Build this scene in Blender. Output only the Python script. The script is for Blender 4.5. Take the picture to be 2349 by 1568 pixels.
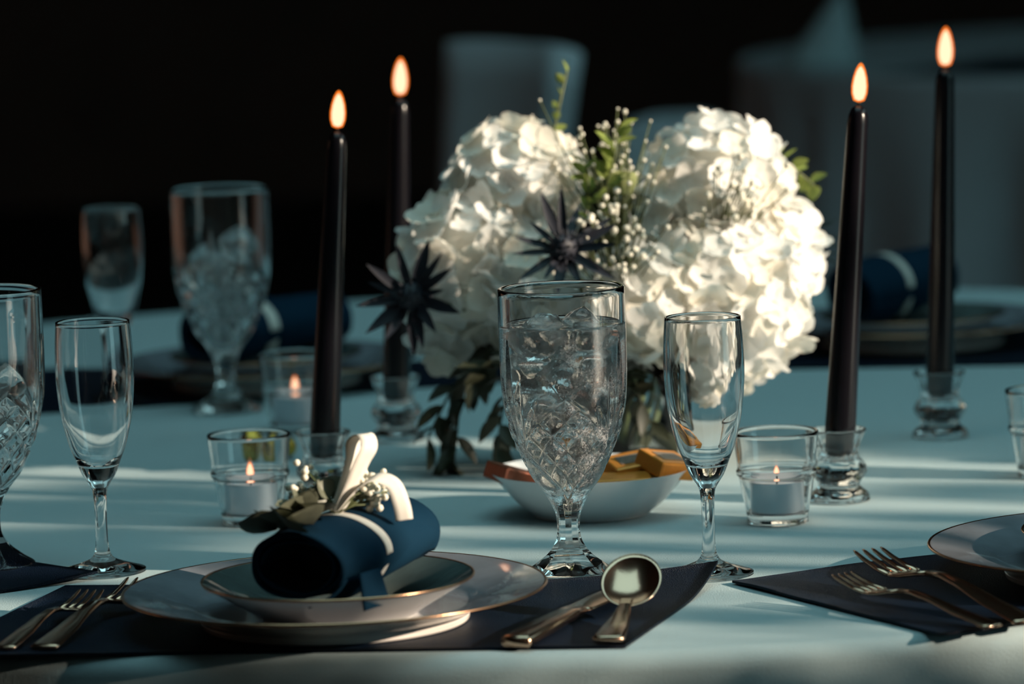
import bpy, math, random
from math import sin, cos, pi, radians as R, sqrt, atan2
from mathutils import Vector, Matrix, Quaternion, noise

# ------------------------------------------------------------------ reset
for o in list(bpy.data.objects): bpy.data.objects.remove(o, do_unlink=True)
SC = bpy.context.scene
COL = SC.collection
TZ = 0.75                                   # height of the table top

# ------------------------------------------------------------------ camera
PITCH, ROLL = 0.11848, R(1.9)
cam = bpy.data.cameras.new('camera'); camo = bpy.data.objects.new('camera', cam); COL.objects.link(camo)
cam.sensor_width = 36.0; cam.lens = 36.0 * 10500.0 / 2349.0
_f = Vector((0, cos(PITCH), -sin(PITCH))); _u0 = Vector((0, sin(PITCH), cos(PITCH))); _r0 = Vector((1, 0, 0))
_u = _u0 * cos(ROLL) + _r0 * sin(ROLL); _r = _r0 * cos(ROLL) - _u0 * sin(ROLL)
camo.matrix_world = Matrix(((_r.x, _u.x, -_f.x, 0), (_r.y, _u.y, -_f.y, -3.54), (_r.z, _u.z, -_f.z, TZ + 0.48), (0, 0, 0, 1)))
cam.dof.use_dof = True; cam.dof.focus_distance = 2.835; cam.dof.aperture_fstop = 6.7
cam.clip_start = 0.05; cam.clip_end = 200
SC.camera = camo

# ------------------------------------------------------------------ sky, sun, exposure
world = bpy.data.worlds.new('sky'); SC.world = world; world.use_nodes = True
bg = world.node_tree.nodes['Background']
bg.inputs[0].default_value = (0.46, 0.86, 0.91, 1); bg.inputs[1].default_value = 1.55
SUN_AZ, SUN_EL = R(68), R(18)               # azimuth from the camera side towards the right
SUN = Vector((cos(SUN_EL) * sin(SUN_AZ), -cos(SUN_EL) * cos(SUN_AZ), sin(SUN_EL)))
sl = bpy.data.lights.new('sun', 'SUN'); sl.energy = 9.0; sl.angle = R(0.5); sl.color = (1.0, 0.82, 0.63)
so = bpy.data.objects.new('sun', sl); COL.objects.link(so)
so.rotation_mode = 'QUATERNION'; so.rotation_quaternion = SUN.to_track_quat('Z', 'Y'); so.location = SUN * 12
SC.view_settings.view_transform = 'Standard'; SC.view_settings.look = 'None'
SC.view_settings.exposure = 0.0; SC.view_settings.gamma = 1.0; SC.view_settings.use_curve_mapping = False
cy = SC.cycles
cy.max_bounces = 14; cy.transmission_bounces = 14; cy.glossy_bounces = 6; cy.diffuse_bounces = 4; cy.transparent_max_bounces = 24
cy.sample_clamp_indirect = 15.0; cy.blur_glossy = 0.5; cy.use_denoising = True; cy.use_adaptive_sampling = True; cy.adaptive_threshold = 0.04
cy.caustics_reflective = False; cy.caustics_refractive = True

rnd = random.Random(7)

# ------------------------------------------------------------------ materials
def mat(name):
    m = bpy.data.materials.new(name); m.use_nodes = True
    nt = m.node_tree; nt.nodes.clear()
    out = nt.nodes.new('ShaderNodeOutputMaterial')
    return m, nt, out
def pbr(name, col, rough=0.5, metal=0.0, spec=0.5, bump=None, var=None, coat=0.0, sheen=0.0):
    m, nt, out = mat(name)
    b = nt.nodes.new('ShaderNodeBsdfPrincipled')
    b.inputs['Base Color'].default_value = (*col, 1); b.inputs['Roughness'].default_value = rough
    b.inputs['Metallic'].default_value = metal; b.inputs['Specular IOR Level'].default_value = spec
    b.inputs['Coat Weight'].default_value = coat; b.inputs['Sheen Weight'].default_value = sheen
    nt.links.new(b.outputs[0], out.inputs[0])
    tc = nt.nodes.new('ShaderNodeTexCoord')
    if var:                                  # (scale, amount): mottled colour
        n = nt.nodes.new('ShaderNodeTexNoise'); n.inputs['Scale'].default_value = var[0]; n.inputs['Detail'].default_value = 3
        nt.links.new(tc.outputs['Object'], n.inputs['Vector'])
        mx = nt.nodes.new('ShaderNodeMix'); mx.data_type = 'RGBA'
        a = var[1]
        mx.inputs[6].default_value = (*[c * (1 - a) for c in col], 1)
        mx.inputs[7].default_value = (*[min(1, c * (1 + a)) for c in col], 1)
        nt.links.new(n.outputs['Fac'], mx.inputs[0]); nt.links.new(mx.outputs[2], b.inputs['Base Color'])
    if bump:                                 # (kind, scale, strength)
        if bump[0] == 'voronoi':
            n = nt.nodes.new('ShaderNodeTexVoronoi'); n.inputs['Scale'].default_value = bump[1]; o = n.outputs['Distance']
        else:
            n = nt.nodes.new('ShaderNodeTexNoise'); n.inputs['Scale'].default_value = bump[1]; n.inputs['Detail'].default_value = 4; o = n.outputs['Fac']
        nt.links.new(tc.outputs['Object'], n.inputs['Vector'])
        bp = nt.nodes.new('ShaderNodeBump'); bp.inputs['Strength'].default_value = bump[2]; bp.inputs['Distance'].default_value = 0.001
        nt.links.new(o, bp.inputs['Height']); nt.links.new(bp.outputs[0], b.inputs['Normal'])
    return m
def glassm(name, ior=1.5, rough=0.0, col=(1, 1, 1), white=0.0, bump=0):
    m, nt, out = mat(name)
    g = nt.nodes.new('ShaderNodeBsdfGlass'); g.inputs['IOR'].default_value = ior
    g.inputs['Roughness'].default_value = rough; g.inputs['Color'].default_value = (*col, 1)
    if bump:                                 # beads of condensation
        tb = nt.nodes.new('ShaderNodeTexCoord'); nb = nt.nodes.new('ShaderNodeTexNoise'); nb.inputs['Scale'].default_value = 700; nb.inputs['Detail'].default_value = 2
        nt.links.new(tb.outputs['Object'], nb.inputs['Vector'])
        bp = nt.nodes.new('ShaderNodeBump'); bp.inputs['Strength'].default_value = bump; bp.inputs['Distance'].default_value = 0.0006
        sp = nt.nodes.new('ShaderNodeSeparateXYZ'); nt.links.new(tb.outputs['Object'], sp.inputs[0])
        mr = nt.nodes.new('ShaderNodeMapRange'); mr.inputs[1].default_value = .150; mr.inputs[2].default_value = .158; mr.inputs[3].default_value = bump; mr.inputs[4].default_value = 0
        nt.links.new(sp.outputs[2], mr.inputs[0]); nt.links.new(mr.outputs[0], bp.inputs['Strength'])
        nt.links.new(nb.outputs['Fac'], bp.inputs['Height']); nt.links.new(bp.outputs[0], g.inputs['Normal'])
    if white:
        d = nt.nodes.new('ShaderNodeBsdfTranslucent'); d.inputs['Color'].default_value = (0.9, 0.95, 0.96, 1)
        d2 = nt.nodes.new('ShaderNodeBsdfDiffuse'); d2.inputs['Color'].default_value = (0.9, 0.95, 0.96, 1)
        a = nt.nodes.new('ShaderNodeMixShader'); a.inputs[0].default_value = 0.5
        nt.links.new(d.outputs[0], a.inputs[1]); nt.links.new(d2.outputs[0], a.inputs[2])
        n = nt.nodes.new('ShaderNodeTexNoise'); n.inputs['Scale'].default_value = 60; n.inputs['Detail'].default_value = 4
        tc = nt.nodes.new('ShaderNodeTexCoord'); nt.links.new(tc.outputs['Object'], n.inputs['Vector'])
        r = nt.nodes.new('ShaderNodeMapRange'); r.inputs[1].default_value = 0.42; r.inputs[2].default_value = 0.74
        r.inputs[3].default_value = 0.0; r.inputs[4].default_value = white
        nt.links.new(n.outputs['Fac'], r.inputs[0])
        x = nt.nodes.new('ShaderNodeMixShader'); nt.links.new(r.outputs[0], x.inputs[0])
        nt.links.new(g.outputs[0], x.inputs[1]); nt.links.new(a.outputs[0], x.inputs[2])
        nt.links.new(x.outputs[0], out.inputs[0])
    elif bump:                               # fine beads scatter light: specks of white on the lower glass
        dd = nt.nodes.new('ShaderNodeBsdfDiffuse'); dd.inputs[0].default_value = (.95, .97, 1, 1); tt = nt.nodes.new('ShaderNodeBsdfTranslucent'); tt.inputs[0].default_value = (.95, .97, 1, 1)
        dm = nt.nodes.new('ShaderNodeMixShader'); nt.links.new(dd.outputs[0], dm.inputs[1]); nt.links.new(tt.outputs[0], dm.inputs[2])
        n1 = nt.nodes.new('ShaderNodeTexNoise'); n1.inputs['Scale'].default_value = 900; n1.inputs['Detail'].default_value = 3; nt.links.new(tb.outputs['Object'], n1.inputs['Vector'])
        n2 = nt.nodes.new('ShaderNodeTexNoise'); n2.inputs['Scale'].default_value = 70; nt.links.new(tb.outputs['Object'], n2.inputs['Vector'])
        ml = nt.nodes.new('ShaderNodeMath'); ml.operation = 'MULTIPLY'; nt.links.new(n1.outputs['Fac'], ml.inputs[0]); nt.links.new(n2.outputs['Fac'], ml.inputs[1])
        m1 = nt.nodes.new('ShaderNodeMapRange'); m1.inputs[1].default_value = .26; m1.inputs[2].default_value = .40; m1.inputs[3].default_value = 0; m1.inputs[4].default_value = .42; nt.links.new(ml.outputs[0], m1.inputs[0])
        m2 = nt.nodes.new('ShaderNodeMapRange'); m2.inputs[1].default_value = .146; m2.inputs[2].default_value = .158; m2.inputs[3].default_value = 1; m2.inputs[4].default_value = 0; nt.links.new(sp.outputs[2], m2.inputs[0])
        m3 = nt.nodes.new('ShaderNodeMath'); m3.operation = 'MULTIPLY'; nt.links.new(m1.outputs[0], m3.inputs[0]); nt.links.new(m2.outputs[0], m3.inputs[1])
        mm = nt.nodes.new('ShaderNodeMixShader'); nt.links.new(m3.outputs[0], mm.inputs[0]); nt.links.new(g.outputs[0], mm.inputs[1]); nt.links.new(dm.outputs[0], mm.inputs[2])
        nt.links.new(mm.outputs[0], out.inputs[0])
    else:
        nt.links.new(g.outputs[0], out.inputs[0])
    return m
def thinglass(name, tint=(0.96, 0.985, 0.985), ior=1.45):
    m, nt, out = mat(name)
    t = nt.nodes.new('ShaderNodeBsdfTransparent'); t.inputs[0].default_value = (*tint, 1)
    g = nt.nodes.new('ShaderNodeBsdfGlossy'); g.inputs['Roughness'].default_value = 0.02
    fr = nt.nodes.new('ShaderNodeFresnel'); fr.inputs[0].default_value = ior
    x = nt.nodes.new('ShaderNodeMixShader')
    nt.links.new(fr.outputs[0], x.inputs[0]); nt.links.new(t.outputs[0], x.inputs[1]); nt.links.new(g.outputs[0], x.inputs[2])
    nt.links.new(x.outputs[0], out.inputs[0])
    return m
def petalm(name, col, trans=0.3):
    m, nt, out = mat(name)
    d = nt.nodes.new('ShaderNodeBsdfDiffuse'); t = nt.nodes.new('ShaderNodeBsdfTranslucent')
    n = nt.nodes.new('ShaderNodeTexNoise'); n.inputs['Scale'].default_value = 220; n.inputs['Detail'].default_value = 2
    tc = nt.nodes.new('ShaderNodeTexCoord'); nt.links.new(tc.outputs['Object'], n.inputs['Vector'])
    mx = nt.nodes.new('ShaderNodeMix'); mx.data_type = 'RGBA'
    mx.inputs[6].default_value = (*[c * 0.88 for c in col], 1); mx.inputs[7].default_value = (*[min(1, c * 1.05) for c in col], 1)
    nt.links.new(n.outputs['Fac'], mx.inputs[0])
    nt.links.new(mx.outputs[2], d.inputs[0]); nt.links.new(mx.outputs[2], t.inputs[0])
    x = nt.nodes.new('ShaderNodeMixShader'); x.inputs[0].default_value = trans
    nt.links.new(d.outputs[0], x.inputs[1]); nt.links.new(t.outputs[0], x.inputs[2]); nt.links.new(x.outputs[0], out.inputs[0])
    return m
def emit(name, col, s, mixt=None):
    m, nt, out = mat(name)
    e = nt.nodes.new('ShaderNodeEmission'); e.inputs[0].default_value = (*col, 1); e.inputs[1].default_value = s
    if mixt is not None:
        t = nt.nodes.new('ShaderNodeBsdfTransparent'); x = nt.nodes.new('ShaderNodeMixShader'); x.inputs[0].default_value = mixt
        nt.links.new(t.outputs[0], x.inputs[1]); nt.links.new(e.outputs[0], x.inputs[2]); nt.links.new(x.outputs[0], out.inputs[0])
    else:
        nt.links.new(e.outputs[0], out.inputs[0])
    return m

M = dict(
    cloth=pbr('cloth', (0.40, 0.51, 0.54), 0.85, bump=('noise', 900, 0.35), spec=0.2),
    mat=pbr('navy_mat', (0.0015, 0.0085, 0.024), 0.45, bump=('voronoi', 1500, 1.0), spec=0.15, var=(300, 0.4)),
    glass=glassm('glass', 1.5), water=glassm('water', 1.33), ice=glassm('ice', 1.33, 0.08, white=0.65),
    crystal=glassm('crystal', 1.5), wet=glassm('wet_crystal', 1.5, 0.02, bump=.10),
    thin=thinglass('thin_glass'), wax=pbr('black_wax', (0.0045, 0.004, 0.006), 0.22, spec=0.35),
    wick=pbr('wick', (0.01, 0.009, 0.009), 0.9), tin=pbr('tin', (0.66, 0.66, 0.70), 0.28, metal=0.9),
    whitewax=pbr('white_wax', (0.72, 0.66, 0.66), 0.5),
    flame=emit('flame_core', (1.0, 0.84, 0.62), 1.7), flame_edge=emit('flame_edge', (1.0, 0.21, 0.02), 1.9, 0.42),
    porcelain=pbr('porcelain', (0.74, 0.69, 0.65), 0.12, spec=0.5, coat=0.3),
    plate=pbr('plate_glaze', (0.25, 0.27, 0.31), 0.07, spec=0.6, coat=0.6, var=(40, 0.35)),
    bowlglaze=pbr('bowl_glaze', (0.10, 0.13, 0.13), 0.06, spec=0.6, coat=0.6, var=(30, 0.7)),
    whitebowl=pbr('white_bowl', (0.66, 0.70, 0.72), 0.2),
    goldrim=pbr('gold_rim', (0.62, 0.34, 0.20), 0.22, metal=1.0),
    steel=pbr('champagne_steel', (0.64, 0.40, 0.28), 0.18, metal=1.0, bump=('noise', 300, 0.05)),
    navy=pbr('navy_linen', (0.002, 0.020, 0.042), 0.85, bump=('noise', 1500, 0.3), spec=0.1),
    ribbon=petalm('ribbon', (0.80, 0.76, 0.70), 0.2),
    petal=petalm('petal', (0.95, 0.95, 0.93), 0.38), petalb=petalm('petal_cream', (0.94, 0.91, 0.83), 0.38),
    core=petalm('flower_core', (0.84, 0.83, 0.76), 0.1),
    thistle=pbr('thistle', (0.012, 0.014, 0.024), 0.6), bud=petalm('bud', (0.88, 0.85, 0.74), 0.2),
    green=petalm('fresh_green', (0.26, 0.32, 0.09), 0.35), darkleaf=pbr('dark_leaf', (0.035, 0.040, 0.022), 0.5),
    stem=pbr('stem', (0.09, 0.11, 0.04), 0.6), eucal=pbr('eucalyptus', (0.11, 0.115, 0.08), 0.45, var=(120, 0.4)),
    amber=pbr('amber_foil', (0.70, 0.27, 0.04), 0.32, metal=0.4, bump=('noise', 250, 0.4)),
    copper=pbr('copper_foil', (0.30, 0.09, 0.05), 0.3, metal=0.5, bump=('noise', 250, 0.4)),
    wraplabel=pbr('wrapper_label', (0.16, 0.13, 0.11), 0.4, var=(500, 0.8)),
    gold=pbr('gold_foil', (0.75, 0.45, 0.08), 0.25, metal=1.0, bump=('noise', 400, 0.8)),
    darkwood=pbr('dark_wood', (0.10, 0.055, 0.042), 0.7, var=(3, 0.5)), darkfloor=pbr('dark_floor', (0.010, 0.009, 0.009), 0.6, var=(2, 0.4)),
    chair=pbr('chair_cover', (0.46, 0.50, 0.54), 0.85, var=(4, 0.15)), metal=pbr('chair_leg', (0.05, 0.05, 0.05), 0.4, metal=0.8),
    wood=pbr('table_wood', (0.12, 0.07, 0.04), 0.6, var=(9, 0.4)),
    leaf=petalm('tree_leaf', (0.05, 0.085, 0.025), 0.3), bark=pbr('bark', (0.06, 0.04, 0.03), 0.9, bump=('noise', 20, 1.0)),
)

# ------------------------------------------------------------------ geometry helpers
class G:
    def __init__(s): s.v = []; s.f = []
    def add(s, v, f):
        b = len(s.v); s.v += [tuple(x) for x in v]; s.f += [tuple(i + b for i in q) for q in f]
    def lathe(s, prof, seg=48, mod=None, close=False, cap0=False, cap1=False):
        v = []; f = []; n = len(prof)
        for (r, z) in prof:
            for k in range(seg):
                t = 2 * pi * k / seg
                rr = mod(r, z, t) if mod else r
                v.append((rr * cos(t), rr * sin(t), z))
        for i in range(n - 1 + (1 if close else 0)):
            a = i * seg; b = ((i + 1) % n) * seg
            for k in range(seg):
                k2 = (k + 1) % seg
                f.append((a + k, a + k2, b + k2, b + k))
        if cap0: f.append(tuple(reversed(range(seg))))
        if cap1: f.append(tuple((n - 1) * seg + k for k in range(seg)))
        s.add(v, f)
    def tube(s, pts, rad, seg=6, caps=True, flat=1.0):
        v = []; f = []; n = len(pts); P = [Vector(p) for p in pts]
        for i in range(n):
            d = (P[min(i + 1, n - 1)] - P[max(i - 1, 0)]).normalized()
            a = Vector((0, 0, 1)) if abs(d.z) < 0.9 else Vector((1, 0, 0))
            x = d.cross(a).normalized(); y = x.cross(d)
            r = rad[i] if isinstance(rad, (list, tuple)) else rad
            for k in range(seg):
                t = 2 * pi * k / seg
                v.append(P[i] + x * (r * cos(t)) + y * (r * flat * sin(t)))
        for i in range(n - 1):
            for k in range(seg):
                k2 = (k + 1) % seg
                f.append((i * seg + k, i * seg + k2, (i + 1) * seg + k2, (i + 1) * seg + k))
        if caps: f.append(tuple(reversed(range(seg)))); f.append(tuple((n - 1) * seg + k for k in range(seg)))
        s.add(v, f)
    def bar(s, st):
        """swept flat bar: stations (centre, side vector, half width, up vector, half thickness), rounded section"""
        v = []; f = []; n = len(st); m = 8
        for (c, sx, w, uz, t) in st:
            c = Vector(c); sx = Vector(sx); uz = Vector(uz)
            for (a, b) in ((-1, -.4), (-.8, -1), (.8, -1), (1, -.4), (1, .4), (.8, 1), (-.8, 1), (-1, .4)):
                v.append(c + sx * (a * w) + uz * (b * t))
        for i in range(n - 1):
            for k in range(m):
                k2 = (k + 1) % m
                f.append((i * m + k, i * m + k2, (i + 1) * m + k2, (i + 1) * m + k))
        f.append(tuple(reversed(range(m)))); f.append(tuple((n - 1) * m + k for k in range(m)))
        s.add(v, f)
    def grid(s, nu, nv, fn):
        v = [fn(i / nu, j / nv) for j in range(nv + 1) for i in range(nu + 1)]
        f = [(j * (nu + 1) + i, j * (nu + 1) + i + 1, (j + 1) * (nu + 1) + i + 1, (j + 1) * (nu + 1) + i) for j in range(nv) for i in range(nu)]
        s.add(v, f)
    def ball(s, c, rx, ry, rz, nu=10, nv=6, jit=0.0, seed=0):
        v = []; f = []; c = Vector(c)
        for j in range(nv + 1):
            p = pi * j / nv
            for i in range(nu):
                t = 2 * pi * i / nu
                d = Vector((sin(p) * cos(t), sin(p) * sin(t), cos(p)))
                k = 1 + jit * noise.noise(d * 1.7 + Vector((seed, seed * .37, 0))) if jit else 1
                v.append(c + Vector((d.x * rx, d.y * ry, d.z * rz)) * k)
        for j in range(nv):
            for i in range(nu):
                i2 = (i + 1) % nu
                f.append((j * nu + i, (j + 1) * nu + i, (j + 1) * nu + i2, j * nu + i2))
        s.add(v, f)
    def box(s, lo, hi, ch=0.0):
        x0, y0, z0 = lo; x1, y1, z1 = hi
        v = [(x0, y0, z0), (x1, y0, z0), (x1, y1, z0), (x0, y1, z0), (x0, y0, z1), (x1, y0, z1), (x1, y1, z1), (x0, y1, z1)]
        f = [(0, 3, 2, 1), (4, 5, 6, 7), (0, 1, 5, 4), (1, 2, 6, 5), (2, 3, 7, 6), (3, 0, 4, 7)]
        s.add(v, f)
    def mesh(s, name, m, smooth=True):
        me = bpy.data.meshes.new(name); me.from_pydata(s.v, [], s.f); me.materials.append(M[m])
        me.update()
        if smooth: me.polygons.foreach_set('use_smooth', [True] * len(me.polygons))
        return me
    def obj(s, name, m, parent=None, smooth=True, loc=(0, 0, 0), rot=None):
        return link(name, s.mesh(name, m, smooth), parent, loc, rot)
def link(name, me, parent=None, loc=(0, 0, 0), rot=None):
    o = bpy.data.objects.new(name, me); COL.objects.link(o)
    if parent is not None: o.parent = parent
    o.location = loc
    if rot is not None:
        if isinstance(rot, Quaternion): o.rotation_mode = 'QUATERNION'; o.rotation_quaternion = rot
        else: o.rotation_euler = rot
    return o
def tag(o, label, cat, group=None):
    o['label'] = label; o['category'] = cat
    if group: o['group'] = group
    return o
def thing(name, label, cat, loc=(0, 0, 0), rot=None, group=None):
    return tag(link(name, None, None, loc, rot), label, cat, group)
def struct(o): o['kind'] = 'structure'; return o
def lerp(tab, x):
    for (a, b), (c, d) in zip(tab, tab[1:]):
        if x <= c: return b + (d - b) * (x - a) / (c - a)
    return tab[-1][1]
def smoothprof(pts, n):
    """Catmull-Rom through (r,z) points"""
    out = []; P = [pts[0]] + list(pts) + [pts[-1]]
    for i in range(1, len(P) - 2):
        for k in range(n):
            t = k / n
            def c(j):
                p0, p1, p2, p3 = P[i - 1][j], P[i][j], P[i + 1][j], P[i + 2][j]
                return .5 * (2 * p1 + (p2 - p0) * t + (2 * p0 - 5 * p1 + 4 * p2 - p3) * t * t + (3 * p1 - p0 - 3 * p2 + p3) * t ** 3)
            out.append((c(0), c(1)))
    out.append(pts[-1]); return out
def bevel(o, w, seg=2):
    md = o.modifiers.new('bevel', 'BEVEL'); md.width = w; md.segments = seg; md.limit_method = 'ANGLE'
    return o

# ------------------------------------------------------------------ the room: a dark hall open on the right and behind the camera
g = G(); g.box((-6, -7, -0.1), (7, 11, 0)); struct(g.obj('floor', 'darkfloor', smooth=False))
g = G(); g.box((-6, -4.4, 4.2), (-1.2, 11, 4.3)); g.box((1.9, -4.4, 4.2), (4.3, 11, 4.3)); g.box((-1.2, -4.4, 4.2), (1.9, -2.3, 4.3)); g.box((-1.2, .8, 4.2), (1.9, 11, 4.3)); struct(g.obj('ceiling', 'darkwood', smooth=False))
g = G(); g.box((-6, 10.8, 0), (4.3, 11, 4.2)); struct(g.obj('wall_back', 'darkwood', smooth=False))
g = G(); g.box((-6, -4.2, 0), (-5.8, 10.8, 4.2)); struct(g.obj('wall_left', 'darkwood', smooth=False))
g = G(); g.box((-6, -4.4, 0), (4.3, -4.2, 4.2)); struct(g.obj('wall_front', 'darkwood', smooth=False))
# right wall: a tall opening for the sun, a band of high openings farther back
g = G(); g.box((4.1, -4.2, 0), (4.3, -3.5, 4.2)); g.box((4.1, -1.79, 0), (4.3, 2.6, 2.75)); g.box((4.1, 2.6, 0), (4.3, 10.8, 4.2)); struct(g.obj('wall_right', 'darkwood', smooth=False))

# unseen tree added outside the opening: its clumps break the low sun into patches
def tree(name, label, base, top, clumps, seed):
    rn = random.Random(seed)
    t = thing(name, label, 'tree', base, None, 'unseen foliage added to dapple the sun')
    b = Vector(base)
    g = G(); g.tube([(0, 0, 0), (0.05, 0.02, top * .4), (0, -.05, top * .75), (0.1, 0, top)], [.05, .04, .025, .01], 8)
    for (c, rad) in clumps:
        c2 = Vector(c) - b
        g.tube([(0, -.02, min(top * .9, max(.5, c2.z - .8))), c2 * .5 + Vector((0, 0, c2.z * .5 - .2)) * .9, c2], [.012, .008, .004], 5)
    g.obj('trunk', 'bark', t)
    g = G()
    for (c, rad) in clumps:
        c2 = Vector(c) - b
        for _ in range(int(46 * (rad / min(.10, max(.02, rad * .6))) ** 2)):
            d = Vector((rn.gauss(0, 1), rn.gauss(0, 1), rn.gauss(0, 1))); d = d.normalized() * rad * rn.random() ** .45
            p = c2 + d; L = min(.10, max(.02, rad * .6)) * rn.uniform(.8, 1.3)
            q = Quaternion(Vector((rn.gauss(0, 1), rn.gauss(0, 1), rn.gauss(0, 1))).normalized(), rn.uniform(0, 6.28))
            pts = [Vector((0, 0, 0)), Vector((L * .45, L * .3, .01)), Vector((L, 0, 0)), Vector((L * .45, -L * .3, .01))]
            g.add([p + q @ x for x in pts], [(0, 1, 2), (0, 2, 3)])
    o = g.obj('foliage', 'leaf', t, smooth=False); o['kind'] = 'stuff'
    return t
SIDE = Vector((cos(SUN_AZ), sin(SUN_AZ), 0)); UPS = Vector((-SUN.z * sin(SUN_AZ), SUN.z * cos(SUN_AZ), cos(SUN_EL)))
# leaf clumps: (point on or near the table that the clump shades, radius, distance towards the sun)
CL = [((-.3, -.94, -.065), .025, 4.7), ((-.2, -.97, -.06), .030, 4.7), ((-.1, -.99, -.06), .030, 4.7), ((0, -1, -.06), .035, 4.7), ((.1, -1, -.06), .045, 4.7), ((.2, -.985, -.06), .045, 4.7), ((.3, -.96, -.06), .045, 4.7), ((.37, -.93, -.07), .05, 4.7),
      ((.10, -.66, 0), .022, 4.7), ((.26, -.71, 0), .030, 4.7), ((.34, -.46, 0), .035, 4.8), ((.05, -.56, 0), .02, 4.7), ((.20, -.63, 0), .016, 4.7), ((.33, -.66, 0), .03, 4.8),
      ((.0, -.98, -.14), .05, 5.0), ((-.25, -.52, 0), .028, 4.8), ((-.35, -.60, 0), .022, 4.8), ((-.21, -.42, 0), .03, 4.8), ((-.30, -.73, 0), .035, 4.8), ((-.14, -.54, 0), .018, 4.7), ((.2, -.99, -.16), .07, 5.0), ((.42, -.9, -.2), .1, 5.2),
      ((0, -1, -.3), .13, 5.3), ((.25, -1, -.35), .15, 5.3), ((-.25, -1, -.3), .13, 5.3), ((-.36, -.52, 0), .05, 5.0), ((-.32, -.40, 0), .05, 4.9), ((-.24, -.60, 0), .025, 4.8), ((-.25, -.33, 0), .04, 5.0),
      ((-.12, -.28, 0), .035, 4.9), ((0, -.62, 0), .026, 4.8), ((-.33, -.64, .1), .05, 5.0), ((-.27, -.67, .12), .035, 4.9), ((-.12, -.4, .18), .05, 5.0), ((-.05, -.28, .13), .03, 4.9), ((.36, -.28, 0), .055, 5.0),
      ((.38, -.85, .01), .04, 4.9), ((.30, -.58, 0), .03, 4.8), ((.135, -.905, 0), .030, 4.6), ((-.31, -.865, -.03), .026, 4.8), ((-.30, -.935, -.015), .022, 4.9)]
CL = [(tuple(Vector((p[0], p[1], p[2] + TZ)) + SUN * d), r) for p, r, d in CL]
c0 = Vector((0, 0, TZ)) + SIDE * -.45 + SUN * 5.3
tree('added_shade_tree', 'unseen leafy tree added outside the hall to break the sunlight into patches', (c0.x, c0.y, 0), 3.0, CL, 3)

# ------------------------------------------------------------------ main table and its cloth
TC = (0.03, -0.05); TR = 0.95
t = thing('round_table', 'round banquet table hidden under the pale cloth', 'table', (TC[0], TC[1], 0))
g = G(); g.lathe([(0, TZ - .030), (TR - .03, TZ - .030), (TR - .02, TZ - .012), (TR - .03, TZ - .005), (0, TZ - .005)], 72); g.obj('table_top', 'wood', t)
for k in range(4):
    a = pi / 4 + k * pi / 2
    g = G(); g.tube([(.55 * cos(a), .55 * sin(a), 0), (.5 * cos(a), .5 * sin(a), TZ - .03)], .022, 10); g.obj('leg', 'metal', t)
def clothmesh(R0, drop, seed, nfold=34):
    g = G(); seg = 360
    prof = [(0.001, 0)] + [(R0 * k / 24, 0) for k in range(1, 24)] + [(R0 - .008, 0)]
    for k in range(1, 7):
        a = k / 6 * pi / 2; prof.append((R0 - .008 + .012 * sin(a), -.012 + .012 * cos(a)))
    for k in range(1, 15): prof.append((R0 + .004 + .012 * k / 14, -.012 - drop * k / 14))
    v = []; n = len(prof)
    for (r, z) in prof:
        for k in range(seg):
            th = 2 * pi * k / seg
            am = min(1, max(0, -z - .02) / .35)
            w = noise.noise(Vector((cos(th) * 5, sin(th) * 5, seed)))
            rr = r + am * .035 * (sin(nfold * th + 2.5 * w) + .5 * w)
            v.append((rr * cos(th), rr * sin(th), z))
    f = []
    for i in range(n - 1):
        for k in range(seg):
            k2 = (k + 1) % seg; f.append((i * seg + k, (i + 1) * seg + k, (i + 1) * seg + k2, i * seg + k2))
    g.add(v, f); return g
tag(clothmesh(TR, .55, 1.3).obj('tablecloth', 'cloth', None, loc=(TC[0], TC[1], TZ)), 'pale blue-grey cloth spread over the near round table', 'tablecloth')

# ------------------------------------------------------------------ placemats (quadrilateral of corners, optional curled corner)
def placemat(corners, label, curl=None, nz=0.0, bow=0.0):
    c = [Vector((x, y, 0)) for x, y in corners]                 # front-left, front-right, back-right, back-left
    mid = sum(c, Vector()) / 4
    def top(u, v, dz):
        p = (c[0] * (1 - u) + c[1] * u) * (1 - v) + (c[3] * (1 - u) + c[2] * u) * v
        z = .0012 + nz * noise.noise(p * 14) ** 2 + nz * .3 * (1 + noise.noise(p * 30))
        if curl:
            k = max(0, (u + v - curl[0]) / (2 - curl[0])); z += curl[1] * k * k
        d = p - mid
        return (d.x, d.y, z + dz)
    g = G(); N = 40
    g.grid(N, 24, lambda u, v: top(u, v, .0008)); g.grid(N, 24, lambda u, v: top(u, v, -.0008))
    n = (N + 1) * 25; idx = [i for i in range(N + 1)] + [j * (N + 1) + N for j in range(1, 25)] + [24 * (N + 1) + i for i in range(N - 1, -1, -1)] + [j * (N + 1) for j in range(23, 0, -1)]
    g.f += [(idx[k], idx[(k + 1) % len(idx)], idx[(k + 1) % len(idx)] + n, idx[k] + n) for k in range(len(idx))]
    o = g.obj('placemat', 'mat', None, loc=(mid.x, mid.y, TZ))
    return tag(o, label, 'placemat', 'navy placemats')
placemat([(-.345, -.950), (.058, -.992), (.121, -.786), (-.283, -.726)], 'navy placemat under the charger with the rolled napkin, corner curled up', (1.62, .012))
placemat([(.237, -.990), (.60, -.80), (.49, -.60), (.129, -.792)], 'navy placemat on the right with two forks lying crossed on it', None, .002)
placemat([(-.62, -.62), (-.40, -.79), (-.265, -.700), (-.48, -.42)], 'navy placemat whose corner shows at the left edge of the table', (1.5, .004))
placemat([(-.48, .40), (.02, .36), (.00, .21), (-.40, .10)], 'navy placemat on the far left under the goblet and plate', None)
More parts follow.
